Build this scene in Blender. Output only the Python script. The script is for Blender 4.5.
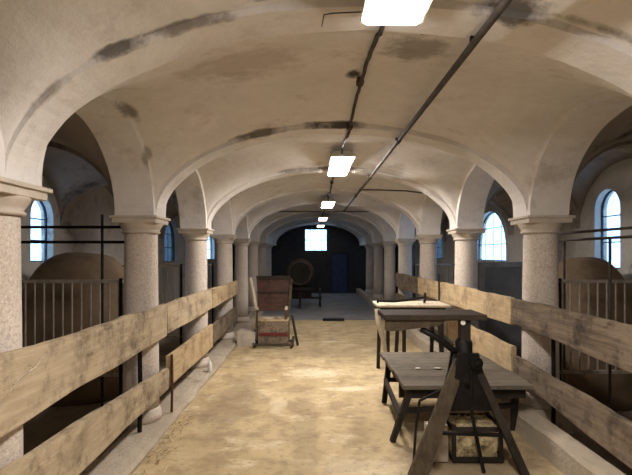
import bpy, bmesh, math, random
from mathutils import Vector, Matrix, noise

random.seed(7)
S = bpy.context.scene
for o in list(bpy.data.objects):
    bpy.data.objects.remove(o)
C = S.collection

# ------------------------------------------------------------------ camera, world, exposure
cd = bpy.data.cameras.new('camera'); cam = bpy.data.objects.new('camera', cd); C.objects.link(cam)
cam.location = (0, 0, 1.60); cam.rotation_euler = (math.pi/2, 0, 0)
cd.sensor_fit = 'HORIZONTAL'; cd.sensor_width = 36.0; cd.lens = 36.0*470/632
cd.shift_x = 5/632; cd.shift_y = 16.5/632
cd.clip_start = 0.05; cd.clip_end = 100
S.camera = cam

w = bpy.data.worlds.new('sky'); S.world = w; w.use_nodes = True
bg = w.node_tree.nodes['Background']
bg.inputs['Color'].default_value = (0.33, 0.60, 1.0, 1)
bg.inputs['Strength'].default_value = 4.6

S.view_settings.view_transform = 'Standard'; S.view_settings.look = 'None'
S.view_settings.gamma = 1.0; S.view_settings.use_curve_mapping = False
S.view_settings.exposure = 0.0
S.cycles.use_denoising = True
S.cycles.max_bounces = 10; S.cycles.diffuse_bounces = 6
LAMP_COL = (1.0, 0.925, 0.86); LAMP_E = 114.0

# ------------------------------------------------------------------ layout constants (metres)
B = 2.10                      # bay length
XL, XR = -1.585, 2.14         # column rows
WL, WR = -3.40, 3.65          # inner faces of the outer walls
XC = (XL+XR)/2
PT = 0.12                      # half width of the arch bands across the nave
P2 = 0.175                    # half the width of piers and arch bands
ZS = 1.946                    # springing of the arches
T_R, L_R, A_R = 0.80, 0.725, 0.66
ZT = 3.10
def CY(i): return (0.09+i)*B
I0, I1 = -2, 9
YB, YF = CY(I0), CY(I1)
ZL, ZR = 0.06, 0.0          # ground behind the rails

# ------------------------------------------------------------------ materials
def nt(name):
    m = bpy.data.materials.new(name); m.use_nodes = True
    t = m.node_tree; b = t.nodes['Principled BSDF']
    return m, t, b
def N(t, typ, **kw):
    n = t.nodes.new(typ)
    for k, v in kw.items(): setattr(n, k, v)
    return n
def ramp(t, fac, stops):
    r = N(t, 'ShaderNodeValToRGB'); e = r.color_ramp.elements
    while len(e) < len(stops): e.new(0.5)
    for el, (p, c) in zip(e, stops):
        el.position = p; el.color = (*c, 1) if len(c) == 3 else c
    t.links.new(fac, r.inputs[0]); return r.outputs[0]
def coords(t, world):
    if world: return N(t, 'ShaderNodeNewGeometry').outputs['Position']
    return N(t, 'ShaderNodeTexCoord').outputs['Object']
def tex(t, co, scale, detail=6, rough=.6, stretch=None):
    if stretch:
        mp = N(t, 'ShaderNodeMapping'); mp.inputs['Scale'].default_value = stretch
        t.links.new(co, mp.inputs[0]); co = mp.outputs[0]
    n = N(t, 'ShaderNodeTexNoise'); n.inputs['Scale'].default_value = scale
    n.inputs['Detail'].default_value = detail; n.inputs['Roughness'].default_value = rough
    t.links.new(co, n.inputs['Vector']); return n.outputs['Fac']
def mix(t, fac, a, b, mode='MIX'):
    m = N(t, 'ShaderNodeMix', data_type='RGBA', blend_type=mode)
    for s, v in ((0, fac), (6, a), (7, b)):
        if isinstance(v, bpy.types.NodeSocket): t.links.new(v, m.inputs[s])
        elif s == 0: m.inputs[0].default_value = v
        else: m.inputs[s].default_value = (*v, 1)
    return m.outputs[2]
def bump(t, b, h, strength, dist=.02):
    n = N(t, 'ShaderNodeBump'); n.inputs['Strength'].default_value = strength; n.inputs['Distance'].default_value = dist
    t.links.new(h, n.inputs['Height']); t.links.new(n.outputs[0], b.inputs['Normal'])
def mth(t, op, a, b=None):
    n = N(t, 'ShaderNodeMath', operation=op)
    for i, v in enumerate((a, b)):
        if v is None: continue
        if isinstance(v, bpy.types.NodeSocket): t.links.new(v, n.inputs[i])
        else: n.inputs[i].default_value = v
    return n.outputs[0]
def spot_mask(t, co, centre, radii, wob=.35, nscale=6):
    """irregular blotch round a place in the building"""
    mp = N(t, 'ShaderNodeMapping')
    mp.inputs['Location'].default_value = tuple(-c/r for c, r in zip(centre, radii))
    mp.inputs['Scale'].default_value = tuple(1/r for r in radii)
    t.links.new(co, mp.inputs[0])
    ln = N(t, 'ShaderNodeVectorMath', operation='LENGTH'); t.links.new(mp.outputs[0], ln.inputs[0])
    nz = tex(t, co, nscale, 5, .7)
    d = mth(t, 'ADD', ln.outputs['Value'], mth(t, 'MULTIPLY', mth(t, 'SUBTRACT', nz, .5), wob*6))
    r = N(t, 'ShaderNodeMapRange'); r.inputs[1].default_value = 1.05; r.inputs[2].default_value = .5
    t.links.new(d, r.inputs[0]); return r.outputs[0]

def plaster(name, light, mid, dirt, spots=(), dirt_amt=.55, bstr=.35):
    m, t, b = nt(name); co = coords(t, True)
    big = tex(t, co, 1.1, 5, .6); fine = tex(t, co, 9, 8, .7)
    col = ramp(t, big, [(.3, mid), (.62, light)])
    patch = tex(t, co, 2.3, 7, .72)
    col = mix(t, ramp(t, patch, [(.56, (0, 0, 0)), (.70, (dirt_amt,)*3)]), col, dirt)
    crack = tex(t, co, 3.1, 9, .8)
    col = mix(t, ramp(t, crack, [(.66, (0, 0, 0)), (.75, (.55,)*3)]), col, tuple(c*.45 for c in dirt))
    col = mix(t, ramp(t, fine, [(.35, (.16,)*3), (.6, (0, 0, 0))]), col, dirt)
    for c, r, colr, amt in spots:
        f = mth(t, 'MULTIPLY', spot_mask(t, co, c, r), amt)
        col = mix(t, f, col, colr)
    t.links.new(col, b.inputs['Base Color']); b.inputs['Roughness'].default_value = .95
    b.inputs['Specular IOR Level'].default_value = .15
    bump(t, b, mth(t, 'ADD', fine, mth(t, 'MULTIPLY', patch, 2.0)), bstr, .02)
    return m
def wood(name, a, bcol, dark, axis='Y', rough=.8, world=False, grime=.6):
    m, t, b = nt(name); co = coords(t, world)
    st = {'Y': (9, .7, 9), 'X': (.7, 9, 9), 'Z': (9, 9, .7)}[axis]
    g = tex(t, co, 3.2, 8, .65, st); bl = tex(t, co, 4.2, 8, .72)
    col = ramp(t, g, [(.32, bcol), (.62, a)])
    col = mix(t, ramp(t, bl, [(.48, (0, 0, 0)), (.66, (grime,)*3)]), col, dark)
    st2 = tex(t, co, 6, 9, .75, (1, .35, 1) if axis == 'Y' else (1, 1, 1))
    col = mix(t, ramp(t, st2, [(.57, (0, 0, 0)), (.66, (.7,)*3)]), col, tuple(c*.55 for c in dark))
    t.links.new(col, b.inputs['Base Color']); b.inputs['Roughness'].default_value = rough
    b.inputs['Specular IOR Level'].default_value = .2
    bump(t, b, mth(t, 'ADD', g, bl), .5, .012)
    return m
def plain(name, col, rough=.6, metal=0.0, var=.35, scale=7, world=False, second=None):
    m, t, b = nt(name); co = coords(t, world)
    n = tex(t, co, scale, 6, .65)
    c2 = second or tuple(c*(1-var) for c in col)
    t.links.new(ramp(t, n, [(.35, c2), (.62, col)]), b.inputs['Base Color'])
    b.inputs['Roughness'].default_value = rough; b.inputs['Metallic'].default_value = metal
    b.inputs['Specular IOR Level'].default_value = .3
    bump(t, b, n, .2, .01)
    return m
def granite(name, a, bcol, speck):
    m, t, b = nt(name); co = coords(t, True)
    v = tex(t, co, 55, 3, .6); v2 = tex(t, co, 85, 2, .5); big = tex(t, co, 2.2, 5, .6)
    col = ramp(t, big, [(.35, bcol), (.6, a)])
    col = mix(t, ramp(t, v, [(.50, (0, 0, 0)), (.60, (.75,)*3)]), col, speck)
    col = mix(t, ramp(t, v2, [(.56, (0, 0, 0)), (.64, (.6,)*3)]), col, tuple(min(1, c*1.25) for c in a))
    t.links.new(col, b.inputs['Base Color']); b.inputs['Roughness'].default_value = .8
    b.inputs['Specular IOR Level'].default_value = .25
    bump(t, b, v, .15, .004)
    return m
def glass_mat(name, tint):
    m = bpy.data.materials.new(name); m.use_nodes = True; t = m.node_tree; t.nodes.clear()
    out = N(t, 'ShaderNodeOutputMaterial'); tr = N(t, 'ShaderNodeBsdfTransparent'); gl = N(t, 'ShaderNodeBsdfGlossy')
    n = tex(t, coords(t, True), 7, 5, .6)
    t.links.new(ramp(t, n, [(.35, tuple(c*.82 for c in tint)), (.6, tint)]), tr.inputs[0])
    gl.inputs['Roughness'].default_value = .08
    mx = N(t, 'ShaderNodeMixShader'); mx.inputs[0].default_value = .06
    t.links.new(tr.outputs[0], mx.inputs[1]); t.links.new(gl.outputs[0], mx.inputs[2]); t.links.new(mx.outputs[0], out.inputs[0])
    return m
def emit(name, col, s):
    m, t, b = nt(name)
    b.inputs['Base Color'].default_value = (.8, .8, .8, 1)
    b.inputs['Emission Color'].default_value = (*col, 1); b.inputs['Emission Strength'].default_value = s
    return m

DK = (.035, .028, .022)
stains = [((-.98, 2.17, 2.575), (.22, .035, .09), (.09, .075, .055), .8), ((-.70, 2.17, 2.68), (.45, .035, .07), (.16, .125, .09), .7), ((-1.25, 2.17, 2.40), (.14, .03, .14), (.2, .165, .125), .6),
          ((.95, 2.15, 2.75), (.22, .10, .12), DK, .8), ((.30, 3.3, 2.86), (.06, .10, .2), DK, .9),
          ((.62, 2.75, 2.85), (.22, .28, .3), (.13, .105, .085), .6), ((-.10, 2.12, 2.76), (.20, .03, .1), (.09, .06, .04), .7),
          ((.22, 4.24, 2.75), (.32, .06, .12), (.05, .035, .028), .85), ((-.55, 4.25, 2.70), (.5, .06, .1), (.10, .075, .05), .7),
          ((-.45, 2.9, 2.84), (.45, .4, .3), (.34, .275, .205), .45), ((1.55, 2.13, 2.65), (.55, .04, .12), (.14, .11, .075), .7),
          ((-1.40, 4.02, 2.35), (.05, .07, .26), (.2, .165, .125), .6), ((-1.38, 3.55, 2.68), (.07, .20, .05), (.12, .10, .075), .7),
          ((.9, 6.4, 2.72), (.5, .5, .3), (.20, .16, .09), .5), ((.1, 6.4, 2.75), (.7, .12, .1), (.13, .10, .07), .6)]
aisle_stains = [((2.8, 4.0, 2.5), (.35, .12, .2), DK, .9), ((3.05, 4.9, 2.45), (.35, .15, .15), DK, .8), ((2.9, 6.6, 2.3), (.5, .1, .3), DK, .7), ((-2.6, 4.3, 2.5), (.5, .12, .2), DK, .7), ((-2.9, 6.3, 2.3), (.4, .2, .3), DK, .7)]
M = {}
M['plaster'] = plaster('plaster', (.79, .76, .735), (.705, .675, .645), (.40, .345, .285), stains)
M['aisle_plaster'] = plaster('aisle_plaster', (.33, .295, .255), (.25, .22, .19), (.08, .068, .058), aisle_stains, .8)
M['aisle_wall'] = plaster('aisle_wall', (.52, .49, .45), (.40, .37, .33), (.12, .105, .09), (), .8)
M['far_shade'] = plaster('far_shade', (.045, .042, .042), (.03, .028, .028), (.012, .011, .011), (), .8, .6)  # shade of the dim far end put into the base colour
M['granite'] = granite('granite', (.62, .55, .48), (.52, .455, .39), (.42, .355, .305))
M['capital'] = plain('capital_stone', (.56, .49, .41), .9, 0, .2, 5, True)
M['plank_grey'] = wood('plank_grey', (.50, .405, .275), (.36, .285, .19), (.13, .10, .07), 'Y', world=True, grime=.85)
M['plank_yellow'] = wood('plank_yellow', (.52, .40, .24), (.40, .29, .165), (.17, .115, .07), 'Y', world=True, grime=.75)
M['plank_dark'] = wood('plank_dark', (.20, .155, .11), (.125, .095, .068), (.035, .028, .022), 'Y', world=True, grime=.8)
M['plank_mott'] = wood('plank_mottled', (.24, .185, .13), (.10, .077, .055), (.026, .021, .017), 'Y', world=True, grime=.85)
M['table_grey'] = wood('table_grey', (.165, .14, .108), (.10, .084, .065), (.05, .042, .032), 'X', .75, True, .5)
M['dark_wood'] = wood('dark_wood', (.036, .028, .021), (.022, .017, .013), (.011, .009, .007), 'Z')
M['brown_wood'] = wood('brown_wood', (.085, .066, .040), (.055, .042, .027), (.022, .017, .012), 'Z')
M['board_brown'] = wood('board_brown', (.055, .040, .029), (.035, .026, .019), (.016, .012, .009), 'X')
M['pale_wood'] = wood('pale_wood', (.60, .52, .40), (.46, .39, .29), (.24, .20, .15), 'Z', grime=.4)
M['red_wood'] = wood('red_wood', (.080, .033, .020), (.045, .022, .015), (.016, .011, .008), 'X', .6)
M['red_paint'] = plain('red_paint', (.13, .024, .02), .6)
M['iron'] = plain('iron', (.018, .016, .015), .55, .6, .5, 12)
M['rust'] = plain('rust', (.13, .06, .035), .85, .2, .6, 14)
M['bar_metal'] = plain('bar_metal', (.33, .29, .24), .6, .2, .4, 9)
M['pipe_metal'] = plain('pipe_metal', (.085, .070, .058), .6, .4, .5, 9)
M['mound'] = plain('mound_cover', (.17, .12, .075), .95, 0, .4, 3, True)
M['panel'] = plain('grey_panel', (.16, .165, .165), .7, 0, .3, 5)
M['panel_frame'] = plain('panel_frame', (.24, .24, .235), .7, 0, .3, 5)
M['stone_block'] = plain('stone_block', (.50, .44, .36), .95, 0, .3, 6)
M['white'] = plain('white_enamel', (.75, .73, .69), .5, 0, .1, 5)
M['paper'] = plain('paper', (.72, .68, .60), .9, 0, .15, 9)
M['straw'] = plain('straw', (.68, .57, .34), .9, 0, .5, 20, False, (.13, .095, .05))
M['barrel_wood'] = wood('barrel_wood', (.13, .105, .085), (.08, .065, .053), (.022, .018, .015), 'Y')
M['frame_dark'] = plain('window_frame_dark', (.05, .05, .052), .7)
M['door_blue'] = plain('door_paint', (.03, .045, .10), .6)
M['glass'] = glass_mat('window_glass', (1, 1, 1))
M['glass_dim'] = glass_mat('dim_window_glass', (.22, .23, .235))  # darker tint for the dimmer panes
M['glass_far'] = glass_mat('bright_window_glass', (1, .98, .93))
M['lamp'] = emit('lamp_diffuser', LAMP_COL, LAMP_E)
M['lamp_mid'] = emit('lamp_diffuser_mid', LAMP_COL, LAMP_E*.26)  # weaker emission, turned down to keep the far vault dim
M['lamp_near'] = emit('lamp_diffuser_near', LAMP_COL, LAMP_E*.80)
M['lamp_dim'] = emit('lamp_diffuser_dim', LAMP_COL, LAMP_E*.045)  # emission cut low so the last bays stay dark
M['lamp_body'] = plain('lamp_body', (.55, .52, .47), .5, 0, .1, 5)

def floor_mat():
    m, t, b = nt('floor_concrete'); co = coords(t, True)
    big = tex(t, co, .9, 6, .62); mid = tex(t, co, 3.5, 7, .65); fine = tex(t, co, 16, 7, .7)
    col = ramp(t, big, [(.32, (.39, .29, .155)), (.6, (.53, .415, .24))])
    col = mix(t, ramp(t, mid, [(.38, (.75,)*3), (.52, (0, 0, 0))]), col, (.29, .215, .125))
    pale = tex(t, co, 3.4, 9, .72, (.7, 1.0, 1))
    col = mix(t, ramp(t, pale, [(.54, (0, 0, 0)), (.64, (.75,)*3)]), col, (.65, .55, .37))
    for c, r, a in (((.05, 6.35, 0), (.42, .28, 1), .8), ((.45, 5.6, 0), (.35, .12, 1), .85), ((-.35, 5.0, 0), (.10, .3, 1), .5),
                    ((.35, 8.6, 0), (.3, .12, 1), .6), ((.45, 3.5, 0), (.5, .25, 1), .45)):
        col = mix(t, mth(t, 'MULTIPLY', spot_mask(t, co, c, r, .3, 5), a), col, (.67, .58, .41))
    for c, r, a in (((-.85, 5.2, 0), (.3, 1.2, 1), .5), ((.1, 7.6, 0), (1.2, .5, 1), .35), ((1.25, 3.6, 0), (.75, .6, 1), .75), ((-.05, 4.2, 0), (.12, 2.4, 1), .25)):
        col = mix(t, mth(t, 'MULTIPLY', spot_mask(t, co, c, r, .3, 4), a), col, (.20, .15, .095))
    col = mix(t, ramp(t, fine, [(.34, (.5,)*3), (.46, (0, 0, 0))]), col, (.20, .15, .09))
    t.links.new(col, b.inputs['Base Color']); b.inputs['Roughness'].default_value = .82
    b.inputs['Specular IOR Level'].default_value = .3
    bump(t, b, mth(t, 'ADD', mid, fine), .35, .02)
    return m
M['floor'] = floor_mat()
M['floor_far'] = plaster('floor_far', (.27, .27, .275), (.18, .18, .185), (.06, .06, .062), (), .6)
M['curb'] = plaster('curb_stone', (.50, .43, .335), (.37, .31, .235), (.16, .125, .09), (), .85, 1.0)
M['aisle_floor'] = plaster('aisle_floor', (.22, .18, .135), (.15, .12, .09), (.06, .05, .04), (), .6, .6)

# ------------------------------------------------------------------ mesh helpers
def obj(name, bm, mat, parent=None, smooth=False, world_to=None):
    bmesh.ops.recalc_face_normals(bm, faces=bm.faces)
    me = bpy.data.meshes.new(name); bm.to_mesh(me); bm.free()
    me.materials.append(M[mat] if isinstance(mat, str) else mat)
    if smooth:
        for p in me.polygons: p.use_smooth = True
    o = bpy.data.objects.new(name, me); C.objects.link(o)
    if parent is not None:
        o.parent = parent
        # geometry is written in building coordinates; keep it there under a moved or turned root
        me.transform(root_mat(parent).inverted())
    return o
def root_mat(o):
    m = o.matrix_basis.copy()
    while o.parent is not None:
        o = o.parent; m = o.matrix_basis @ m
    return m
def tag(o, label, cat, group=None, kind=None):
    o['label'] = label; o['category'] = cat
    if group: o['group'] = group
    if kind: o['kind'] = kind
    return o
def thing(name, label, cat, loc=(0, 0, 0), rz=0, group=None):
    o = bpy.data.objects.new(name, None); C.objects.link(o); o.empty_display_size = .1
    o.location = loc; o.rotation_euler = (0, 0, rz)
    o.matrix_basis = Matrix.Translation(loc) @ Matrix.Rotation(rz, 4, 'Z')
    return tag(o, label, cat, group)
def struct(name, bm, mat, parent=None, smooth=False):
    o = obj(name, bm, mat, parent, smooth)
    if parent is None: o['kind'] = 'structure'
    return o
def solo(name, bm, mat, label, cat, loc, group=None, smooth=False):
    """a thing that is one mesh, its origin at its base"""
    o = obj(name, bm, mat, None, smooth); o.data.transform(Matrix.Translation(-Vector(loc))); o.location = loc
    return tag(o, label, cat, group)
def dup(root, loc, rz, label, group=None):
    r = root.copy(); C.objects.link(r)
    r.location = loc; r.rotation_euler = (0, 0, rz); r['label'] = label
    if group: r['group'] = group
    for ch in list(root.children):
        c = ch.copy(); C.objects.link(c); c.parent = r
        for g in list(ch.children):
            d = g.copy(); C.objects.link(d); d.parent = c
    return r
def NB(): return bmesh.new()
def box(bm, x0, x1, y0, y1, z0, z1, bev=0, jit=0, cuts=0):
    n0 = len(bm.verts)
    vs = bmesh.ops.create_cube(bm, size=1)['verts']
    for v in vs:
        v.co = Vector((x0 if v.co.x < 0 else x1, y0 if v.co.y < 0 else y1, z0 if v.co.z < 0 else z1))
    def new():
        bm.verts.ensure_lookup_table(); return [bm.verts[k] for k in range(n0, len(bm.verts))]
    if bev:
        es = list({e for v in vs for e in v.link_edges})
        bmesh.ops.bevel(bm, geom=es, offset=bev, segments=2, affect='EDGES', profile=.6)
    if cuts:
        es = list({e for v in new() for e in v.link_edges if e.calc_length() > 3*bev})
        bmesh.ops.subdivide_edges(bm, edges=es, cuts=cuts, use_grid_fill=True)
    if jit:
        for v in new(): v.co += noise.noise_vector(v.co*6)*jit
    return bm
def bar(bm, a, b, wx, wy=None, up=(0, 0, 1), taper=1.0, bev=0):
    """a square-section stick between two points"""
    a, b = Vector(a), Vector(b); wy = wy or wx
    d = (b-a).normalized(); u = Vector(up)
    if abs(d.dot(u)) > .95: u = Vector((0, 1, 0))
    s = d.cross(u).normalized(); n = s.cross(d).normalized()
    ring = []
    for p, k in ((a, 1.0), (b, taper)):
        ring.append([bm.verts.new(p + s*(sx*wx/2*k) + n*(sy*wy/2*k)) for sx, sy in ((-1, -1), (1, -1), (1, 1), (-1, 1))])
    fs = [bm.faces.new(ring[0][::-1]), bm.faces.new(ring[1])]
    for i in range(4):
        j = (i+1) % 4; fs.append(bm.faces.new((ring[0][i], ring[0][j], ring[1][j], ring[1][i])))
    if bev:
        bmesh.ops.bevel(bm, geom=list({e for f in fs for e in f.edges}), offset=bev, segments=2, affect='EDGES')
    return bm
def tube(bm, pts, r, seg=10, cap=True):
    pts = [Vector(p) for p in pts]; rs = r if isinstance(r, (list, tuple)) else [r]*len(pts)
    rings = []; prev = None
    for i, p in enumerate(pts):
        d = (pts[min(i+1, len(pts)-1)]-pts[max(i-1, 0)]).normalized()
        if prev is None:
            u = Vector((0, 0, 1)) if abs(d.z) < .9 else Vector((1, 0, 0))
            s = d.cross(u).normalized()
        else:
            s = (prev - d*prev.dot(d)).normalized()
        prev = s; n = s.cross(d)
        rings.append([bm.verts.new(p + (s*math.cos(k*2*math.pi/seg) + n*math.sin(k*2*math.pi/seg))*rs[i]) for k in range(seg)])
    for q, w_ in zip(rings, rings[1:]):
        for k in range(seg):
            j = (k+1) % seg; bm.faces.new((q[k], q[j], w_[j], w_[k]))
    if cap:
        bm.faces.new(rings[0][::-1]); bm.faces.new(rings[-1])
    return bm
def lathe(bm, prof, centre, axis='Z', seg=28):
    c = Vector(centre); rings = []
    def place(r, h, a):
        x, y = r*math.cos(a), r*math.sin(a)
        return c + (Vector((x, y, h)) if axis == 'Z' else Vector((x, h, y)) if axis == 'Y' else Vector((h, x, y)))
    for r, h in prof:
        if r < 1e-5: rings.append([bm.verts.new(place(0, h, 0))])
        else: rings.append([bm.verts.new(place(r, h, k*2*math.pi/seg)) for k in range(seg)])
    for q, w_ in zip(rings, rings[1:]):
        for k in range(seg):
            j = (k+1) % seg
            f = [q[k % len(q)], q[j % len(q)], w_[j % len(w_)], w_[k % len(w_)]]
            f = list(dict.fromkeys(f))
            if len(f) >= 3: bm.faces.new(f)
    for ring, fl in ((rings[0], True), (rings[-1], False)):
        if len(ring) > 2: bm.faces.new(ring[::-1] if fl else ring)
    return bm
def prism(bm, pts, axis, a, b):
    """outline pts (2D) pushed through along an axis"""
    def at(p, h): return {'X': Vector((h, p[0], p[1])), 'Y': Vector((p[0], h, p[1])), 'Z': Vector((p[0], p[1], h))}[axis]
    r0 = [bm.verts.new(at(p, a)) for p in pts]; r1 = [bm.verts.new(at(p, b)) for p in pts]
    bm.faces.new(r0[::-1]); bm.faces.new(r1); n = len(pts)
    for i in range(n): bm.faces.new((r0[i], r0[(i+1) % n], r1[(i+1) % n], r1[i]))
    return bm
def rough(bm, amt, scale=5):
    for v in bm.verts: v.co += noise.noise_vector(v.co*scale)*amt
    return bm
def wpos(px, py, Y):        # a point read off the plan: bearing and height at a known distance
    return Vector(((px-311)*Y/470, Y, 1.6-(py-254)*Y/470))

# ------------------------------------------------------------------ the vaulted shell
def ell(u, rise): return rise*math.sqrt(max(0.0, 1-u*u))
def arch_band(bm, axis, a0, a1, rise, c0, c1, n=36, legs=0.0, jit=.010):
    """a solid band with an elliptical soffit between a0 and a1, c0..c1 thick, level top"""
    mid, half = (a0+a1)/2, (a1-a0)/2
    def at(a, c, z): return Vector((a, c, z)) if axis == 'X' else Vector((c, a, z))
    prev = None
    cols = []
    if legs: cols.append((a0-legs, ZS))
    for k in range(n+1):
        u = -math.cos(math.pi*k/n); cols.append((mid+half*u, ZS+ell(u, rise)))
    if legs: cols.append((a1+legs, ZS))
    rows = []
    for a, z in cols:
        row = []
        for c in [c0+(c1-c0)*q/3 for q in range(4)]:
            p = at(a, c, z); nz = noise.noise_vector(p*3.5)*jit + noise.noise_vector(p*11)*jit*.4
            nz.x *= .4; nz.y *= .4
            row.append(bm.verts.new(p+nz))
        row += [bm.verts.new(at(a, c0, ZT)), bm.verts.new(at(a, c1, ZT))]
        rows.append(row)
    for r, s in zip(rows, rows[1:]):
        for q in range(3): bm.faces.new((r[q], s[q], s[q+1], r[q+1]))
        bm.faces.new((r[0], r[4], s[4], s[0])); bm.faces.new((r[3], s[3], s[5], r[5])); bm.faces.new((r[4], r[5], s[5], s[4]))
    for r in (rows[0], rows[-1]): bm.faces.new((r[0], r[1], r[2], r[3], r[5], r[4]))
    return bm
for side, X in (('left', XL), ('right', XR)):
    bm = NB()
    for i in range(I0, I1):
        arch_band(bm, 'Y', CY(i)+P2, CY(i+1)-P2, L_R, X-P2, X+P2, legs=P2)
    bmesh.ops.remove_doubles(bm, verts=bm.verts, dist=.002)
    struct('wall_arcade_'+side, bm, 'plaster')
for i in range(I0+1, I1):
    struct('ceiling_arch', arch_band(NB(), 'X', XL+P2, XR-P2, T_R, CY(i)-PT, CY(i)+PT, 44), 'plaster')
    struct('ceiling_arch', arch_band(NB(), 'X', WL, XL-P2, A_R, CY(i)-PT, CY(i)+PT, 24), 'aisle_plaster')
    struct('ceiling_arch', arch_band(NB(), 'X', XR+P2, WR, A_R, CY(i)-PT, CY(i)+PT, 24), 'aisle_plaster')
def vault(x0, x1, rise, mat, name, lift=.04):
    bm = NB(); nu, nv = 40, 26
    for i in range(I0, I1):
        y0, y1 = CY(i)+PT-.004, CY(i+1)-PT+.004
        if i == I0: y0 = YB
        if i == I1-1: y1 = YF
        g = []
        for a in range(nu+1):
            u = -math.cos(math.pi*a/nu); row = []
            for b_ in range(nv+1):
                v = -math.cos(math.pi*b_/nv)
                T, L = ell(u, rise), ell(v, L_R)
                z = ZS + lift + (T**5+L**5)**.2
                p = Vector(((x0+x1)/2+(x1-x0)/2*u, (y0+y1)/2+(y1-y0)/2*v, z))
                p.z += noise.noise(p*2.3)*.016 + noise.noise(p*7)*.006
                row.append(bm.verts.new(p))
            g.append(row)
        for a in range(nu):
            for b_ in range(nv):
                bm.faces.new((g[a][b_], g[a+1][b_], g[a+1][b_+1], g[a][b_+1]))
    o = struct(name, bm, mat, smooth=True); return o
vault(XL+P2-.004, XR-P2+.004, T_R, 'plaster', 'ceiling')
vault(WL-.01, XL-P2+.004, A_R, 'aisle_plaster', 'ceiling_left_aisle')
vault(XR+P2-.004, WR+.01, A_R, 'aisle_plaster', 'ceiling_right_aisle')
struct('light_block_slab', box(NB(), WL-.2, WR+.2, YB-.5, YF+.5, ZT, ZT+.12), 'far_shade')  # unseen slab added above the vaults to stop sky light leaking in

# outer walls with their window openings
def arched_outline(c, half, z0, z1, r):
    """window outline in (along, z): sill z0, crown z1, arch of rise r"""
    pts = [(c-half, z0)]
    for k in range(17):
        a = math.pi - math.pi*k/16; pts.append((c+half*math.cos(a), z1-r+r*math.sin(a)))
    pts.append((c+half, z0)); return pts
wins = {'left': [(5.95, .25, 1.50, 2.32, .25, 'glass'), (11.45, .56, 1.42, 2.42, .56, 'glass_dim'), (15.94, .62, 1.42, 2.42, .62, 'glass')],
        'right': [(5.80, .25, 1.42, 2.40, .25, 'glass'), (9.64, .84, 1.46, 2.47, .80, 'glass'), (13.84, .80, 1.46, 2.47, .80, 'glass_dim'), (17.9, .7, 1.46, 2.42, .66, 'glass')]}
def cut(o, cutters):
    cs = []
    for bm in cutters:
        me = bpy.data.meshes.new('cutter'); bmesh.ops.recalc_face_normals(bm, faces=bm.faces); bm.to_mesh(me); bm.free()
        c = bpy.data.objects.new('cutter', me); C.objects.link(c); cs.append(c)
        m = o.modifiers.new('b', 'BOOLEAN'); m.object = c; m.operation = 'DIFFERENCE'; m.solver = 'EXACT'
    bpy.context.view_layer.update()
    dg = bpy.context.evaluated_depsgraph_get()
    me = bpy.data.meshes.new_from_object(o.evaluated_get(dg)); o.modifiers.clear(); o.data = me
    for c in cs: bpy.data.objects.remove(c)
wn = 0
for side, X, sgn in (('left', WL, -1), ('right', WR, 1)):
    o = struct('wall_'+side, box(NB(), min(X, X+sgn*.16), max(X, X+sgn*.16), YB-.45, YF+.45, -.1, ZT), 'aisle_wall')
    cut(o, [prism(NB(), arched_outline(c, h, z0, z1, r), 'X', min(X-sgn*.2, X+sgn*.7), max(X-sgn*.2, X+sgn*.7)) for c, h, z0, z1, r, g in wins[side]])
    for c, h, z0, z1, r, g in wins[side]:
        wn += 1
        gx = X+sgn*.10
        outl = arched_outline(c, h-.002, z0+.002, z1-.002, r)
        fr = NB(); tube(fr, [(gx, a, b_) for a, b_ in outl]+[(gx, outl[0][0], outl[0][1])], .018, 6)
        wo = struct('window_%d' % wn, fr, 'frame_dark')
        pane = NB(); prism(pane, arched_outline(c, h-.02, z0+.02, z1-.02, r), 'X', gx-.004, gx+.004); obj('pane', pane, g, wo)
        for k in range(1, 3):
            zz = z0+(z1-z0)*k/3; e = NB(); hw = h-.01 if zz < z1-r else h*math.sqrt(max(0, 1-((zz-z1+r)/r)**2))-.01
            bar(e, (gx-sgn*.012, c-hw, zz), (gx-sgn*.012, c+hw, zz), .014); obj('muntin', e, 'frame_dark', wo)
        if h > .4:
            for k in (-1, 0, 1):
                a = c+k*h*.5; top = z1-r+r*math.sqrt(1-(k*.5)**2)-.01
                e = NB(); bar(e, (gx-sgn*.012, a, z0), (gx-sgn*.012, a, top), .008); obj('muntin', e, 'frame_dark', wo)
# end walls
o = struct('wall_far', box(NB(), WL, WR, YF, YF+.45, -.1, ZT), 'far_shade')
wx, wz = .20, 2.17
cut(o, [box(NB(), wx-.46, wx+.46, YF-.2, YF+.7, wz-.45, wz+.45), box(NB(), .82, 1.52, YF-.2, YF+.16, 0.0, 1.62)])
wn += 1
fr = NB()
for a, b_ in (((wx-.46, wz-.45), (wx+.46, wz-.45)), ((wx+.46, wz-.45), (wx+.46, wz+.45)), ((wx+.46, wz+.45), (wx-.46, wz+.45)), ((wx-.46, wz+.45), (wx-.46, wz-.45))):
    bar(fr, (a[0], YF+.12, a[1]), (b_[0], YF+.12, b_[1]), .05)
wo = struct('window_%d' % wn, fr, 'frame_dark')
obj('pane', box(NB(), wx-.45, wx+.45, YF+.14, YF+.15, wz-.44, wz+.44), 'glass_far', wo)
for k in range(1, 4):
    obj('muntin', bar(NB(), (wx-.46+.23*k, YF+.11, wz-.45), (wx-.46+.23*k, YF+.11, wz+.45), .012), 'frame_dark', wo)
obj('muntin', bar(NB(), (wx-.45, YF+.11, wz+.0), (wx+.45, YF+.11, wz+.0), .018), 'frame_dark', wo)
do = struct('door_1', box(NB(), .83, 1.51, YF+.06, YF+.11, 0, 1.61, .008), 'door_blue')
for k in range(4): obj('board', box(NB(), .85+.165*k, 1.0+.165*k, YF+.045, YF+.065, .04, 1.57, .004), 'door_blue', do)
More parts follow.
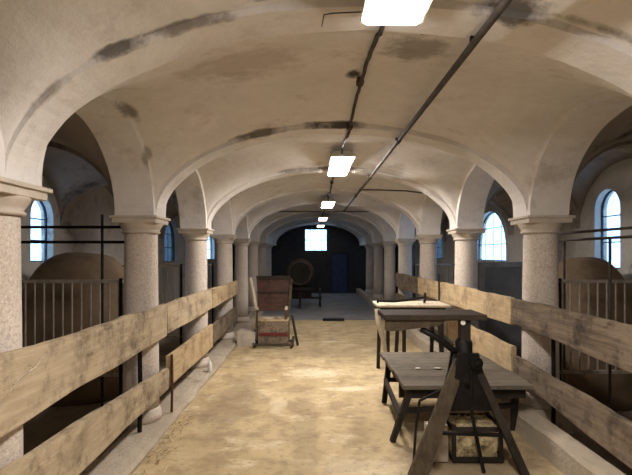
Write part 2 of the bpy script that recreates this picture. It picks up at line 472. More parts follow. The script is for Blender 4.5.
obj('handle', tube(NB(), [(.93, YF+.03, .78), (.93, YF+.03, .92)], .012, 8), 'iron', do)
struct('wall_back', box(NB(), WL, WR, YB-.45, YB, -.1, ZT), 'aisle_wall')

# floors and kerbs
FY = 11.4
def sheet(x0, x1, y0, y1, z, nx, ny, amp, mat, name):
    bm = NB(); g = []
    for a in range(nx+1):
        row = []
        for b_ in range(ny+1):
            p = Vector((x0+(x1-x0)*a/nx, y0+(y1-y0)*b_/ny, z)); p.z += -abs(noise.noise(p*1.3))*amp - abs(noise.noise(p*4.1))*amp*.5
            row.append(bm.verts.new(p))
        g.append(row)
    for a in range(nx):
        for b_ in range(ny): bm.faces.new((g[a][b_], g[a+1][b_], g[a+1][b_+1], g[a][b_+1]))
    return struct(name, bm, mat, smooth=True)
KL, KR = -1.30, 1.84
sheet(KL-.4, KR+.4, YB, FY, 0, 30, 110, .012, 'floor', 'floor')
struct('floor_far', rough(box(NB(), KL-.4, KR+.4, FY, YF, -.08, .012, 0, 0, 8), .004), 'floor_far')
struct('floor_left_aisle', box(NB(), WL, KL-.30, YB, YF, -.1, ZL), 'aisle_floor')
struct('floor_right_aisle', box(NB(), KR+.11, WR, YB, YF, -.1, ZR), 'aisle_floor')
def kerb(name, xin, xout, z):
    bm = NB(); n = 150; rows = []
    for k in range(n+1):
        y = YB+(YF-YB)*k/n; row = []
        for x, zz in ((xout, z), (xin+(.10 if xout > xin else -.10), z), (xin+(.03 if xout > xin else -.03), z-.012), (xin, z-.04), (xin, -.05)):
            p = Vector((x, y, zz)); q = noise.noise_vector(p*4)*.022+noise.noise_vector(p*13)*.016
            if x == xout: q *= 0
            q.z *= .35 if zz == z else 1
            row.append(bm.verts.new(p+q))
        rows.append(row)
    for r, s in zip(rows, rows[1:]):
        for q in range(4): bm.faces.new((r[q], r[q+1], s[q+1], s[q]))
    return struct(name, bm, 'curb', smooth=False)
kerb('trim_1', KL, KL-.32, ZL); kerb('trim_2', KR, KR+.145, .21)
struct('trim_3', box(NB(), KR+.10, KR+.144, YB, YF, -.05, .203), 'curb')
for i in range(-1, I1):
    struct('trim_%d' % (i+5), rough(box(NB(), KR+.13, XR+.20, CY(i)-.20, CY(i)+.20, -.02, .209, .012), .006, 6), 'curb')

# ------------------------------------------------------------------ columns
ORD = ['nearest', 'second', 'third', 'fourth', 'fifth', 'sixth', 'seventh', 'eighth', 'ninth']
def column(zb):
    t = thing('column', '', 'column', (0, 0, zb), 0, 'stone columns of the nave')
    zt = ZS-zb
    def o2(name, bm, mat, par, sm=False):
        o = obj(name, bm, mat, None, sm); o.parent = par; return o
    R = .158
    o2('base', lathe(NB(), [(R+.026, 0), (R+.026, .05), (R+.02, .075), (R+.012, .10), (R+.004, .12)], (0, 0, 0)), 'granite', t, True)
    o2('shaft', lathe(NB(), [(R+.004, .12), (R, .5), (R-.004, 1.0), (R-.012, zt-.17), (R-.012, zt-.155)], (0, 0, 0), seg=36), 'granite', t, True)
    cp = o2('capital', lathe(NB(), [(R-.012, zt-.158), (R+.012, zt-.155), (R+.014, zt-.14), (R, zt-.132), (R+.012, zt-.115), (R+.03, zt-.085), (R+.037, zt-.07), (R+.037, zt-.066)], (0, 0, 0), seg=36), 'capital', t, True)
    bm = NB(); a = .195; box(bm, -a, a, -a, a, zt-.066, zt-.022, .006); box(bm, -a-.018, a+.018, -a-.018, a+.018, zt-.024, zt-.001, .005)
    o2('abacus', bm, 'capital', cp)
    return t
for side, X, zb in (('left', XL, ZL), ('right', XR, .208)):
    proto = None
    for i in range(0, I1):
        n = i-1 if side == 'left' else i-2      # counted from the nearest one in the picture
        if n < 0: lab = 'granite column of the %s row, %s, outside the photo' % (side, 'beside the viewer' if i == 0 else 'just ahead of the viewer')
        elif n == 0 and side == 'left': lab = 'nearest speckled granite column on the left, cut by the photo edge'
        elif n == 0: lab = 'nearest speckled granite column on the right, beside the dark plank end'
        else: lab = '%s granite column from the viewer in the %s row' % (ORD[n], side)
        if proto is None: proto = column(zb); proto.location = (X, CY(i), zb); proto['label'] = lab; proto['group'] = 'stone columns of the %s row' % side
        else: dup(proto, (X, CY(i), zb), (i % 4)*math.pi/2, lab, 'stone columns of the %s row' % side)

# ------------------------------------------------------------------ rail planks
def plank(X0, X1, y0, y1, zb0, zt0, zb1, zt1, mat, label, group, skew=.0):
    """long board; bottom and top heights given at its near and far end"""
    bm = NB(); n = max(12, int((y1-y0)/.09)); rows = []; sd = random.random()*50
    for k in range(n+1):
        f = k/n; y = y0+(y1-y0)*f
        zb = zb0+(zb1-zb0)*f+noise.noise(Vector((y*1.6, sd, 0)))*.016; zt = zt0+(zt1-zt0)*f+noise.noise(Vector((y*2.2, sd+9, 0)))*.016+noise.noise(Vector((y*9, sd+5, 0)))*.006
        zm = (zb+zt)/2; wx_ = noise.noise(Vector((y*.9, sd+3, 0)))*.006
        if k in (0, n): y += 0
        row = []
        for x, z in ((X0, zb), (X1, zb), (X1, zm), (X1, zt), (X0, zt), (X0, zm)):
            dy = noise.noise(Vector((x*8, z*7, sd)))*.02 if k in (0, n) else 0
            row.append(bm.verts.new((x+wx_, y+dy, z)))
        rows.append(row)
    for r, s in zip(rows, rows[1:]):
        for q in range(6):
            j = (q+1) % 6; bm.faces.new((r[q], r[j], s[j], s[q]))
    bm.faces.new(rows[0]); bm.faces.new(rows[-1][::-1])
    bmesh.ops.recalc_face_normals(bm, faces=bm.faces)
    es = [e for e in bm.edges if len(e.link_faces) == 2 and e.calc_face_angle(0) > 1.0]
    bmesh.ops.bevel(bm, geom=es, offset=.007, segments=2, affect='EDGES')
    return solo('rail_plank', bm, mat, label, 'plank', ((X0+X1)/2, (y0+y1)/2, min(zb0, zb1)), group)
lx0, lx1 = XL+.162, XL+.212
gl, gr_ = 'rail planks along the left columns', 'rail planks along the right columns'
c = CY
plank(lx0, lx1, -1.6, c(1)-.72, .79, 1.15, .79, 1.15, 'plank_grey', 'wide upper left rail plank beside the viewer, outside the photo', gl)
plank(lx0, lx1, c(1)-.70, c(2)+.10, .775, 1.145, .825, 1.12, 'plank_grey', 'wide grey upper rail plank in front of the nearest left column', gl)
plank(lx0, lx1, c(2)+.12, c(3)+.08, .83, 1.12, .84, 1.11, 'plank_grey', 'upper left rail plank between the second and third left columns', gl)
plank(lx0, lx1, c(3)+.10, c(4)+.22, .84, 1.11, .84, 1.10, 'plank_yellow', 'farthest upper plank of the left rail, ending past the fourth column', gl)
plank(lx0, lx1, -1.6, c(1)-.72, .29, .6, .29, .62, 'plank_grey', 'lower left rail plank beside the viewer, outside the photo', gl)
plank(lx0, lx1, c(1)-.70, c(2)+.16, .28, .65, .30, .50, 'plank_grey', 'lower left rail plank tapering towards the second column', gl)
plank(lx0, lx1, c(2)+.22, c(3)+.10, .30, .60, .30, .62, 'plank_yellow', 'yellowish lower rail plank between second and third left columns', gl)
plank(lx0, lx1, c(3)+.12, c(4)+.16, .32, .60, .36, .62, 'plank_dark', 'farthest lower plank of the left rail near the stone block', gl)
rx0, rx1 = XR-.212, XR-.162
plank(rx0, rx1, -1.6, c(2)-2.6, .82, 1.16, .84, 1.165, 'plank_dark', 'upper right rail plank beside the viewer, outside the photo', gr_)
plank(rx0, rx1, c(2)-2.58, c(2)+.12, .84, 1.165, .935, 1.175, 'plank_mott', 'dark mottled upper rail plank, nearest on the right', gr_)
plank(rx0, rx1, c(2)+.14, c(4)-.10, .91, 1.175, .88, 1.18, 'plank_yellow', 'yellowish upper rail plank behind the work table', gr_)
plank(rx0, rx1, c(4)-.08, c(5)+.02, .87, 1.18, .86, 1.17, 'plank_dark', 'farthest upper plank of the right rail', gr_)
plank(rx0, rx1, c(2)-2.58, c(2)+.10, .22, .55, .43, .63, 'plank_mott', 'slanting lower rail plank, nearest on the right', gr_)
plank(rx0, rx1, c(2)+.12, c(3)+.15, .40, .72, .42, .72, 'plank_yellow', 'lower rail plank right behind the work table', gr_)
plank(rx0, rx1, c(3)+.17, c(5)+.0, .42, .72, .44, .72, 'plank_dark', 'farthest lower plank of the right rail', gr_)

# iron stakes and posts along the rails
def stake(x, y, z0, z1, mat, label, r=.014):
    bm = tube(NB(), [(x, y, z0), (x+.004, y+.004, (z0+z1)/2), (x, y, z1)], r, 8)
    return solo('iron_stake', bm, mat, label, 'stake', (x, y, z0), 'iron stakes of the rails')
stake(lx1+.016, c(2)+.19, ZL, .62, 'rust', 'thin rusty iron stake at the left lower plank joint', .013)
stake(lx0-.06, c(2)-.32, ZL, .84, 'iron', 'dark iron post behind the left rail before the second column', .02)
stake(rx1+.12, c(2)-.32, ZR, .95, 'iron', 'dark iron post behind the right rail before the nearest column', .018)
stake(rx0-.014, c(3)+.55, .72, 1.30, 'iron', 'thin iron stake rising above the yellowish right plank', .010)

# ------------------------------------------------------------------ stall fences in the aisles
def fence(label, x0, x1, y, z0, z1, n, mat='bar_metal', grp='barred stall fences in the aisles', zf=0.0):
    t = thing('stall_fence', label, 'fence', ((x0+x1)/2, y, zf), 0, grp)
    for z in (z0, z1):
        obj('rail', bar(NB(), (x0, y, z), (x1, y, z), .03), mat, t)
    for k in range(n):
        x = x0+(x1-x0)*(k+.5)/n
        obj('bar', tube(NB(), [(x, y, z0), (x, y, z1+.015)], .008, 6), mat, t)
    for x in (x0+.02, x1-.02):
        obj('post', bar(NB(), (x, y, zf), (x, y, z1+.03), .03), 'iron', t)
fence('barred stall fence in left aisle, in front of the brown mound', WL+.02, XL-.20, c(2)+.08, .45, 1.34, 18, zf=ZL)
fence('barred stall fence in left aisle beside the third column', WL+.02, XL-.20, c(3)+.05, .45, 1.43, 16, zf=ZL)
fence('barred stall fence in left aisle beside the fourth column', WL+.02, XL-.20, c(4)+.05, .45, 1.40, 14, zf=ZL)
fence('barred stall fence in right aisle, in front of the brown mound', XR+.20, WR-.02, c(2)+.08, .48, 1.34, 15, zf=ZR)
fence('barred stall fence in right aisle beside the fourth column', XR+.20, WR-.02, c(5)+.05, .48, 1.36, 12, zf=ZR)
t = thing('stall_partition', 'grey panelled stall partition below the bright arched window', 'partition', (2.95, c(3)+.12, ZR), 0)
x0, x1, y = XR+.22, WR-.02, c(3)+.12
obj('panel', box(NB(), x0+.06, x1-.06, y-.012, y+.012, ZR+.05, 1.42), 'panel', t)
for z in (ZR+.05, .78, 1.45): obj('rail', box(NB(), x0, x1, y-.03, y+.03, z-.04, z+.04, .005), 'panel_frame', t)
for x in (x0+.04, (x0+x1)/2, x1-.04): obj('stile', box(NB(), x-.04, x+.04, y-.028, y+.028, ZR, 1.48, .005), 'panel_frame', t)
def mound(x, y, hx, hy, h, zf, label):
    bm = NB(); nu, nv = 40, 14; rings = []
    for k in range(nv):
        f = k/nv; z = h*math.sin(f*math.pi/2)**.85; r = math.cos(f*math.pi/2)**.7
        ring = []
        for a in range(nu):
            an = a*2*math.pi/nu; cx, sx = math.cos(an), math.sin(an)
            px = x+hx*r*math.copysign(abs(cx)**.8, cx); py = y+hy*r*math.copysign(abs(sx)**.8, sx)
            p = Vector((px, py, zf+z)); 
            if k: p += noise.noise_vector(p*2.2)*.03
            ring.append(bm.verts.new(p))
        rings.append(ring)
    top = bm.verts.new((x, y, zf+h))
    for q, s in zip(rings, rings[1:]):
        for a in range(nu): bm.faces.new((q[a], q[(a+1) % nu], s[(a+1) % nu], s[a]))
    for a in range(nu): bm.faces.new((rings[-1][a], rings[-1][(a+1) % nu], top))
    bm.faces.new(rings[0][::-1])
    return solo('mound', bm, 'mound', label, 'mound', (x, y, zf), 'brown rounded mounds in the aisles', True)
mound(-2.66, 5.45, .68, .72, 1.56, ZL, 'large rounded brown mound behind the left barred fence')
mound(3.12, 5.40, .50, .62, 1.56, ZR, 'large rounded brown mound behind the right barred fence')
# tether pipes
t = thing('tether_pipes', 'pair of thin dark pipes crossing above the left barred fence', 'pipes', (-2.6, c(2)+.16, 1.34))
for z in (1.86, 1.715): obj('pipe', tube(NB(), [(WL+.01, c(2)+.16, z), (XL-.2, c(2)+.16, z)], .014, 8), 'iron', t)
for x in (WL+.06, -2.02): obj('post', tube(NB(), [(x, c(2)+.16, ZL), (x, c(2)+.16, 1.98)], .014, 8), 'iron', t)
t = thing('tether_pipes', 'pair of thin dark pipes running lengthwise in the right aisle', 'pipes', (2.5, 4.6, 1.7))
for z in (1.805, 1.735): obj('pipe', tube(NB(), [(2.5, 2.2, z), (2.5, 4.72, z)], .012, 8), 'pipe_metal', t)
for y in (2.4, 3.93, 4.64): obj('post', tube(NB(), [(2.5, y, ZR), (2.5, y, 1.735)], .012, 8), 'pipe_metal', t)

# ------------------------------------------------------------------ ceiling fittings
def lamp(y, z, label, mat, L=1.25, wd=.26, x=.37):
    t = thing('ceiling_lamp', label, 'lamp', (x, y, z), 0, 'ceiling lamps in a row')
    bm = NB(); prism(bm, [(x-wd/2-.012, z+.0065), (x-wd/2-.012, z+.025), (x-wd/2+.04, z+.075), (x+wd/2-.04, z+.075), (x+wd/2+.012, z+.025), (x+wd/2+.012, z+.0065)], 'Y', y-L/2-.012, y+L/2+.012)
    obj('housing', bm, 'lamp_body', t)
    bm = NB(); prism(bm, [(x-wd/2, z+.006), (x-wd/2+.02, z-.006), (x+wd/2-.02, z-.006), (x+wd/2, z+.006)], 'Y', y-L/2, y+L/2)
    obj('diffuser', bm, mat, t)
    for s in (-1, 1): obj('hanger', tube(NB(), [(x, y+s*L*.3, z+.07), (x, y+s*L*.3, z+.20)], .012, 8), 'iron', t)
lamp(-2.60, 2.66, 'unseen ceiling lamp added behind the viewer', 'lamp_mid')  # unseen lamp added to brighten the near column and planks
lamp(1.54, 2.66, 'largest bright ceiling lamp, at the top edge of the photo', 'lamp_near')
lamp(6.05, 2.715, 'second bright ceiling lamp down the nave', 'lamp')
lamp(10.4, 2.68, 'third ceiling lamp down the nave, small and bright', 'lamp_mid')
lamp(14.7, 2.68, 'fourth ceiling lamp down the nave, dim, small', 'lamp_dim')
lamp(18.0, 2.66, 'farthest ceiling lamp, a faint spot above the far window', 'lamp_dim')
zp, xp, yp = 2.655, .815, 11.5
t = thing('ceiling_pipe', 'dark metal pipe running lengthwise under the vault right of the lamps', 'pipe', (xp, 2, zp))
obj('pipe', tube(NB(), [(xp, YB+.02, zp), (xp, 3, zp), (xp, 8, zp), (xp, yp-.06, zp), (xp, yp-.02, zp), (xp-.02, yp, zp)], .019, 12), 'pipe_metal', t)
obj('cross_pipe', tube(NB(), [(XL+.2, yp, zp-.01), (XR-.2, yp, zp-.02)], .013, 8), 'pipe_metal', t)
obj('branch_pipe', tube(NB(), [(xp, 7.7, zp), (xp+.3, 7.7, zp-.005), (xp+.75, 7.72, zp-.02), (XR-.19, 7.74, zp-.06)], .012, 8), 'pipe_metal', t)
for y in (c(2), c(3), c(4), c(5), 7.7): obj('coupling', tube(NB(), [(xp, y-.045, zp), (xp, y+.045, zp)], .025, 12), 'iron', t)
for y in (c(0), c(1), c(2), c(3), c(4), c(5)): obj('clamp', bar(NB(), (xp, y+.09, zp), (xp, y+.09, zp+.10), .02), 'iron', t)
t = thing('cable_conduit', 'thin dark conduit linking the ceiling lamps', 'conduit', (.35, 4, 2.72))
def zc(y):
    f = (y/B-.09) % 1; v = (f-.5)/(.5-PT/B)
    u = (.35-XC)/((XR-XL)/2-P2); T = ell(u, T_R)
    if abs(v) > 1: return ZS+T-.03
    return ZS+.04+(T**5+ell(v, L_R)**5)**.2-.034
rr = random.Random(3)
for ya, yb in ((2.20, 5.39), (6.71, 9.74), (11.06, 14.04), (15.36, 17.34)):
    n = int((yb-ya)/.09)
    obj('conduit', tube(NB(), [(.35+rr.uniform(-.003, .003), ya+(yb-ya)*k/n, min(zc(ya+(yb-ya)*k/n), 2.80) if 0 < k < n else 2.715) for k in range(n+1)], .013, 8), 'pipe_metal', t)
for y in (3.35, 4.25, 7.9): obj('junction_box', box(NB(), .325, .375, y-.04, y+.04, zc(y)-.025, zc(y)+.02, .006), 'rust', t)
w_ = NB(); tube(w_, [(.24, 2.19, 2.728), (.10, 2.19, 2.722), (.06, 2.19, 2.715), (.05, 2.19, 2.66)], .003, 6)
solo('loose_wire', w_, 'iron', 'thin loose wire on the arch left of the largest lamp', 'wire', (.1, 2.19, 2.70))
solo('ceiling_hook', lathe(NB(), [(.001, 0), (.012, .002), (.014, .01), (.008, .02), (.008, .10)], (.57, 2.45, 2.74), seg=12), 'white', 'tiny white disc on the vault beside the largest lamp', 'hook', (.57, 2.45, 2.74), None, True)

# ------------------------------------------------------------------ work table on the right
TZ = .50
t = thing('work_table', 'low weathered grey table on dark splayed legs at right', 'table', (1.33, 4.6, 0))
bm = NB()
for k in range(5):
    y0 = 3.93+k*.268
    box(bm, .775+.01*(k % 2)-.002*k, 1.875-.008*((k+1) % 2), y0, y0+.265, TZ-.035, TZ, .004)
tt = obj('tabletop', rough(bm, .004, 4), 'table_grey', t)
for a, b_ in (((.86, 4.02, TZ-.03), (.69, 4.00, 0)), ((.86, 5.14, TZ-.03), (.78, 5.02, 0)), ((1.79, 4.1, TZ-.03), (1.84, 4.28, 0)), ((1.79, 5.14, TZ-.03), (1.83, 5.1, 0))):
    obj('leg', bar(NB(), a, b_, .06, .05, taper=.85, bev=.006), 'dark_wood', t)
obj('stretcher', bar(NB(), (.77, 4.02, .26), (1.81, 4.16, .26), .035, .04), 'dark_wood', t)
obj('stretcher', bar(NB(), (.80, 5.08, .24), (1.81, 5.1, .24), .035, .04), 'dark_wood', t)
obj('stretcher', bar(NB(), (.76, 4.0, .22), (.80, 5.06, .24), .035, .05), 'dark_wood', t)
obj('apron', box(NB(), .82, 1.83, 4.0, 4.035, TZ-.13, TZ-.035, .004), 'dark_wood', t)
obj('apron', box(NB(), .83, 1.83, 5.15, 5.18, TZ-.11, TZ-.035, .004), 'brown_wood', t)
obj('apron', box(NB(), .82, .85, 4.03, 5.16, TZ-.11, TZ-.035, .004), 'dark_wood', t)
obj('back_panel', box(NB(), .88, 1.78, 4.70, 4.72, .16, TZ-.036, .004), 'brown_wood', t)
def scrap(p, s, rz, lab, grp):
    bm = NB(); n = 7
    vs = [bm.verts.new((p[0]+s*math.cos(rz+k*2*math.pi/n)*(.7+.5*random.random()), p[1]+s*.7*math.sin(rz+k*2*math.pi/n)*(.7+.5*random.random()), p[2]+.002+random.random()*.006)) for k in range(n)]
    f = bm.faces.new(vs); r = bmesh.ops.extrude_face_region(bm, geom=[f])
    for v in r['geom']:
        if isinstance(v, bmesh.types.BMVert): v.co.z += .003
    return solo('paper_scrap', bm, 'paper', lab, 'paper', p, grp)
gp = 'paper scraps lying about'
scrap((1.02, 4.5, TZ), .035, .3, 'small pale paper scrap left on the grey table', gp)
scrap((1.22, 4.5, TZ), .045, 1.2, 'small pale paper scrap by the iron stand on the grey table', gp)

# ------------------------------------------------------------------ dark stand with a board on top
t = thing('iron_stand', 'dark A-frame stand with crank arm and board on top', 'stand', (1.15, 3.6, 0))
hx, hy = 1.165, 3.58
bm = NB(); lathe(bm, [(.10, .60), (.105, .68), (.085, .74), (.09, .80), (.062, .86), (.066, .93), (.05, .955), (.04, .96)], (hx, hy, 0), seg=14)
rough(bm, .010, 14); obj('head', bm, 'iron', t, True)
obj('post', box(NB(), hx-.035, hx+.04, hy-.04, hy+.04, .93, 1.105, .006), 'dark_wood', t)
for s, nm in ((-1, 'cheek'), (1, 'cheek')):
    yy = hy+s*.085
    bm = NB(); prism(bm, [(hx-.07, .86), (hx+.08, .86), (hx+.13, .66), (hx+.22, .48), (hx+.17, .44), (hx-.12, .44), (hx-.15, .50), (hx-.10, .68)], 'Y', yy-.012, yy+.012)
    obj(nm, bm, 'iron', t)
legA = bar(NB(), (hx-.04, hy-.04, .80), (.745, 3.33, 0), .088, .045, up=(0, 1, 0), taper=1.45, bev=.006); obj('leg', legA, 'brown_wood', t)
obj('leg', bar(NB(), (hx+.05, hy-.04, .82), (1.535, 3.34, 0), .055, .06, up=(0, 1, 0), bev=.005), 'dark_wood', t)
obj('leg', bar(NB(), (hx-.02, hy+.06, .80), (.965, 3.90, 0), .05, .05, up=(0, 1, 0), bev=.005), 'dark_wood', t)
obj('rod', tube(NB(), [(hx+.02, hy-.10, .75), (1.20, 3.5, .4), (1.265, 3.44, 0)], .014, 8), 'iron', t)
obj('rod', tube(NB(), [(.80, 3.46, .52), (.775, 3.48, .3), (.755, 3.47, 0)], .010, 8), 'iron', t)
obj('rod', tube(NB(), [(.80, 3.46, .52), (hx-.08, hy-.02, .62)], .010, 8), 'iron', t)
obj('tie_bar', bar(NB(), (.90, 3.42, .30), (1.41, 3.42, .28), .03, .02), 'iron', t)
obj('crank_arm', tube(NB(), [(hx-.02, hy, .84), (hx-.10, hy-.01, .88), (hx-.20, hy-.01, .96), (hx-.33, hy-.02, 1.03)], [.026, .024, .020, .024], 10), 'iron', t, True)
gw = NB(); lathe(gw, [(.0, -.02), (.02, -.02), (.02, -.008), (.034, -.008), (.034, -.018), (.045, -.018), (.045, .018), (.034, .018), (.034, .008), (.02, .008), (.02, .02), (0, .02)], (hx+.05, hy-.125, .80), 'Y', 16)
obj('gear_wheel', gw, 'iron', t)
bm = NB(); yA, yB2 = 3.50, 3.84
box(bm, .545, 1.315, yA, yB2, 1.105, 1.148, .008, 0, 0)
obj('board', rough(bm, .004), 'board_brown', t)
bm = NB(); prism(bm, [(.56, 1.105), (1.02, 1.105), (.95, 1.06), (.60, 1.02), (.555, 1.03)], 'Y', yA+.02, yA+.05); obj('apron', bm, 'brown_wood', t)
obj('bolt', lathe(NB(), [(.001, 0), (.018, 0), (.018, .012), (.001, .016)], (hx-.025, hy-.062, 1.085), 'Y', 10), 'white', t)

# crate of straw and block by its feet
t = thing('crate', 'dark slatted crate on the floor under the stand', 'crate', (1.28, 3.77, 0))
cx0, cx1, cy0, cy1, ch = 1.085, 1.47, 3.59, 3.90, .29
for x in (cx0+.012, cx1-.016):
    for y in (cy0+.012, cy1-.012): obj('post', box(NB(), x-.014, x+.014, y-.012, y+.012, 0.002, ch, .002), 'dark_wood', t)
for z in (.03, ch-.03):
    obj('slat', box(NB(), cx0, cx1, cy0-.004, cy0+.006, z-.018, z+.018), 'dark_wood', t)
    obj('slat', box(NB(), cx0, cx1, cy1-.006, cy1+.004, z-.018, z+.018), 'dark_wood', t)
    for x in (cx0, cx1): obj('slat', box(NB(), x-.004, x+.004, cy0, cy1, z-.018, z+.018), 'dark_wood', t)
obj('bottom', box(NB(), cx0+.005, cx1-.005, cy0+.007, cy1-.007, .004, .014), 'dark_wood', t)
bm = NB(); box(bm, cx0+.03, cx1-.035, cy0+.03, cy1-.03, .015, ch-.02, 0, 0, 5); rough(bm, .012, 18)
rs = random.Random(5)
for k in range(700):
    fx, fz = rs.uniform(cx0+.03, cx1-.04), rs.uniform(.03, ch-.01)
    face = rs.random()
    p = Vector((fx, cy0+.022, fz)) if face < .6 else Vector((fx, rs.uniform(cy0+.03, cy1-.03), ch-.015))
    d = Vector((rs.gauss(0, 1), rs.gauss(0, .25), rs.gauss(0, 1))) if face < .6 else Vector((rs.gauss(0, 1), rs.gauss(0, 1), rs.gauss(0, .25)))
    d.normalize(); d *= rs.uniform(.015, .045); q = p-d*.5; e = p+d*.5
    for v in (q, e):
        v.x = min(max(v.x, cx0+.03), cx1-.036); v.y = min(max(v.y, cy0+.014), cy1-.014); v.z = max(v.z, .018)
    if (e-q).length > .006: bar(bm, q, e, .0035, .0025)
tag(obj('straw', bm, 'straw'), 'yellow straw packed in the dark slatted crate', 'straw', None, 'stuff')
bm = box(NB(), .895, 1.05, 3.60, 3.72, .0, .285, .012, .010, 3)
solo('stone_block', bm, 'stone_block', 'small pale upright stone block beside the straw crate', 'stone', (.97, 3.66, 0), 'loose pale stone blocks')

# ------------------------------------------------------------------ bench behind the work table
t = thing('trestle_bench', 'dark-legged bench with pale top behind the grey work table', 'bench', (1.3, 6.3, 0))
BZ = .94
obj('bench_top', rough(box(NB(), .86, 1.80, 6.05, 6.62, BZ-.03, BZ, .005, 0, 3), .004), 'pale_wood', t)
obj('apron', box(NB(), .90, 1.74, 6.08, 6.11, BZ-.12, BZ-.03, .004), 'dark_wood', t)
for x, dx in ((1.0, .0), (1.14, -.05), (1.21, .0), (1.70, .0), (1.66, .05)):
    obj('leg', bar(NB(), (x, 6.12, BZ-.03), (x+dx, 6.10, 0), .045, .05, taper=.9, bev=.004), 'dark_wood', t)
for x in (.96, 1.70): obj('leg', bar(NB(), (x, 6.55, BZ-.03), (x-.02, 6.58, 0), .05, .05, taper=.9, bev=.004), 'dark_wood', t)
obj('brace', tube(NB(), [(.845, 6.0, .90), (.86, 5.98, .72), (.93, 5.98, .46), (1.0, 6.0, 0.0)], [.034, .036, .026, .022], 8), 'pale_wood', t)
bm = NB(); tube(bm, [(.88, 6.2, BZ+.03), (1.1, 6.2, BZ+.025), (1.35, 6.22, BZ+.05), (1.52, 6.25, BZ+.07)], [.016, .02, .02, .014], 8); tube(bm, [(1.5, 6.22, BZ), (1.52, 6.25, BZ+.13)], .016, 8); tube(bm, [(.88, 6.2, BZ), (.88, 6.2, BZ+.05)], .014, 8)
for v in bm.verts: v.co.z += .012
solo('iron_rod', bm, 'iron', 'bent dark iron rod lying on the pale bench top', 'rod', (1.2, 6.2, BZ))

# ------------------------------------------------------------------ old cart seat on the left
CYY = 8.10
t = thing('cart_seat', 'old wooden cart seat with red-brown back on runners', 'seat', (-.67, CYY+.2, 0))
def pw(px, py, dy=0.0): return wpos(px, py, CYY+dy)
bm = NB(); a0, a1 = pw(257, 312, .42), pw(289, 312, .42)
def backpt(px, f): # f 0 bottom .. 1 top, raked backwards
    p = wpos(px, 311-34*f, CYY+.42+.16*f); return p
vs = []
for px in (256.5, 290):
    for f in (0, 1): vs.append(backpt(px, f))
def slab(bm, q, th):
    r0 = [bm.verts.new(p) for p in q]; r1 = [bm.verts.new(p+Vector((0, th, 0))) for p in q]
    bm.faces.new(r0); bm.faces.new(r1[::-1])
    for i in range(4): bm.faces.new((r0[i], r0[(i+1) % 4], r1[(i+1) % 4], r1[i]))
bm = NB(); slab(bm, [backpt(258, 0), backpt(288, 0), backpt(289.5, 1), backpt(256.5, 1)], .03); br = obj('backrest', bm, 'red_wood', t)
bm = NB(); slab(bm, [backpt(257, .93)-Vector((0, .02, 0)), backpt(290, .93)-Vector((0, .02, 0)), backpt(290, 1.03)-Vector((0, .02, 0)), backpt(256, 1.03)-Vector((0, .02, 0))], .06); obj('top_rail', bm, 'dark_wood', br)
bm = NB(); slab(bm, [backpt(257, .52)-Vector((0, .015, 0)), backpt(289, .52)-Vector((0, .015, 0)), backpt(289, .58)-Vector((0, .015, 0)), backpt(257, .58)-Vector((0, .015, 0))], .02); obj('mid_rail', bm, 'dark_wood', br)
for pa, pb, pc in (((250.5, 278), (254, 296), (257, 316)), ((291, 279), (290, 297), (287.5, 316))):
    obj('side_post', tube(NB(), [wpos(*pa, CYY+.55), wpos(*pb, CYY+.45), wpos(*pc, CYY+.30), wpos(pc[0], 340, CYY+.22)], [.03, .032, .03, .03], 8), 'pale_wood' if pa[0] < 270 else 'brown_wood', t)
for px in (256, 287): 
    obj('armrest', bar(NB(), wpos(px, 307, CYY+.42), wpos(px+(1 if px < 270 else -1), 309, CYY+.02), .05, .04, bev=.006), 'pale_wood', t)
    obj('arm_post', bar(NB(), wpos(px+(1 if px < 270 else -1), 310, CYY+.04), wpos(px+(1 if px < 270 else -1), 328, CYY+.04), .04, .04), 'brown_wood', t)
s0, s1 = pw(258, 320), pw(288.5, 320); zseat = .47
obj('seat', box(NB(), s0.x, s1.x, CYY, CYY+.44, zseat-.03, zseat, .006), 'plank_yellow', t)
obj('front_panel', box(NB(), s0.x+.0, s1.x, CYY-.01, CYY+.02, .06, zseat-.03, .006), 'plank_mott', t)
obj('red_stripe', box(NB(), s0.x+.01, s1.x-.01, CYY-.020, CYY-.009, .19, .245, .002), 'red_paint', t)
for x in (s0.x+.015, s1.x-.015): obj('side_panel', box(NB(), x-.015, x+.015, CYY+.02, CYY+.42, .06, zseat-.03), 'brown_wood', t)
for x in (s0.x-.05, s1.x+.06):
    obj('runner', tube(NB(), [(x, CYY-.22, .09), (x, CYY-.14, .045), (x, CYY, .028), (x, CYY+.5, .028), (x, CYY+.62, .06)], .026, 8), 'brown_wood', t)
obj('cross_bar', bar(NB(), (s0.x-.05, CYY-.12, .06), (s1.x+.10, CYY-.12, .05), .035, .035), 'brown_wood', t)
obj('cross_bar', bar(NB(), (s0.x-.06, CYY+.3, .05), (s1.x+.06, CYY+.3, .05), .035, .035), 'brown_wood', t)
obj('prop', bar(NB(), (s1.x+.05, CYY+.3, .50), (s1.x+.16, CYY-.02, .03), .035, .035), 'dark_wood', t)
scrap((s0.x+.18, CYY+.14, zseat), .10, .2, 'pale paper lying left on the cart seat', gp)
scrap((s0.x+.40, CYY+.16, zseat), .085, 1.0, 'pale paper lying right on the cart seat', gp)
bm = box(NB(), -1.29, -.97, 8.14, 8.50, -.005, .25, .015, .014, 3)
solo('stone_block', bm, 'stone_block', 'squared pale stone block left of the old cart seat', 'stone', (-1.14, 8.32, 0), 'loose pale stone blocks')

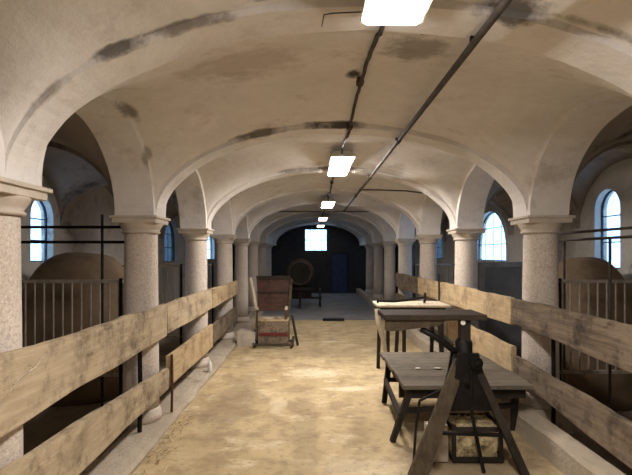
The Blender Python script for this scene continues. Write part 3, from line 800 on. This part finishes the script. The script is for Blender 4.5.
# ------------------------------------------------------------------ barrel cart further back
t = thing('barrel_cart', 'low dark two-wheeled cart under the barrel', 'cart', (-.2, 14.2, 0))
for x in (-.62, -.02): obj('beam', bar(NB(), (x, 13.7, .50), (x, 15.1, .50), .08, .09, bev=.008), 'dark_wood', t)
for y in (13.85, 14.85): obj('cradle', box(NB(), -.72, .10, y-.04, y+.04, .54, .62, .006), 'dark_wood', t)
obj('axle', tube(NB(), [(-.86, 14.2, .28), (.30, 14.2, .28)], .03, 8), 'iron', t)
obj('bolster', box(NB(), -.66, .02, 14.12, 14.28, .29, .47, .006), 'dark_wood', t)
obj('front_leg', bar(NB(), (-.32, 13.78, .50), (-.32, 13.74, 0), .07, .07), 'dark_wood', t)
for x in (-.82, .27):
    wh = obj('wheel', lathe(NB(), [(.24, -.025), (.28, -.025), (.28, .025), (.24, .025), (.24, -.025)], (x, 14.2, .28), 'X', 28), 'iron', t)
    obj('hub', lathe(NB(), [(.001, -.05), (.05, -.05), (.05, .05), (.001, .05)], (x, 14.2, .28), 'X', 12), 'iron', wh)
    for k in range(8):
        a = k*math.pi/4; obj('spoke', bar(NB(), (x, 14.2+.04*math.cos(a), .28+.04*math.sin(a)), (x, 14.2+.25*math.cos(a), .28+.25*math.sin(a)), .025, .02), 'dark_wood', wh)
bc = (-.32, 14.35, 1.045)
t = thing('barrel', 'dark wooden barrel lying on the small cart, round head forward', 'barrel', (bc[0], bc[1], .62))
def rb(h): return .415-.055*(h/.5)**2
bm = lathe(NB(), [(rb(h)-.025, h) if abs(h) > .49 else (rb(h), h) for h in (-.5, -.48, -.3, -.15, 0, .15, .3, .48, .5)], bc, 'Y', 32); obj('staves', bm, 'barrel_wood', t)
obj('barrel_head', lathe(NB(), [(.001, -.512), (.31, -.512), (.31, -.495)], bc, 'Y', 32), 'dark_wood', t)
for h in (-.46, -.22, .22, .46): obj('hoop', lathe(NB(), [(rb(h-.025)+.004, h-.025), (rb(h-.025)+.010, h-.025), (rb(h+.025)+.010, h+.025), (rb(h+.025)+.004, h+.025), (rb(h-.025)+.004, h-.025)], bc, 'Y', 32), 'rust', t)

# ------------------------------------------------------------------ small things on the ground
bm = lathe(NB(), [(.001, 0), (.026, 0), (.028, .01), (.028, .10), (.02, .125), (.011, .135), (.011, .155), (.001, .157)], (-1.325, 6.15, ZL-.002), seg=14)
solo('bottle', bm, 'white', 'small white bottle standing on the left kerb', 'bottle', (-1.325, 6.15, ZL), None, True)
bm = NB(); rs = random.Random(11)
for k in range(60):
    y = rs.uniform(2.9, 4.6); x = -1.22+rs.gauss(0, .045); a = rs.gauss(math.pi/2, .5); L = rs.uniform(.03, .14)
    bar(bm, (x, y, .004), (x+math.cos(a)*L, y+math.sin(a)*L, .006+rs.random()*.02), .006, .004)
tag(obj('twigs', bm, 'straw'), 'thin line of straw and twigs along the left kerb', 'litter', None, 'stuff')
bm = NB(); box(bm, .28, .80, 11.22, 11.46, .0, .05, .004, .006, 2)
solo('drain_cover', bm, 'iron', 'dark iron drain cover at the edge of the far floor', 'drain', (.54, 11.34, 0))
bm = NB(); tube(bm, [(lx1+.006, 2.16, 1.0), (lx1+.012, 2.2, 1.02), (lx1+.010, 2.33, 1.04), (lx1+.008, 2.37, 1.07), (lx1+.006, 2.42, 1.075)], .004, 6)
solo('wire', bm, 'pale_wood', 'thin pale wire fixed across the wide upper left plank', 'wire', (lx1+.01, 2.3, 1.02))
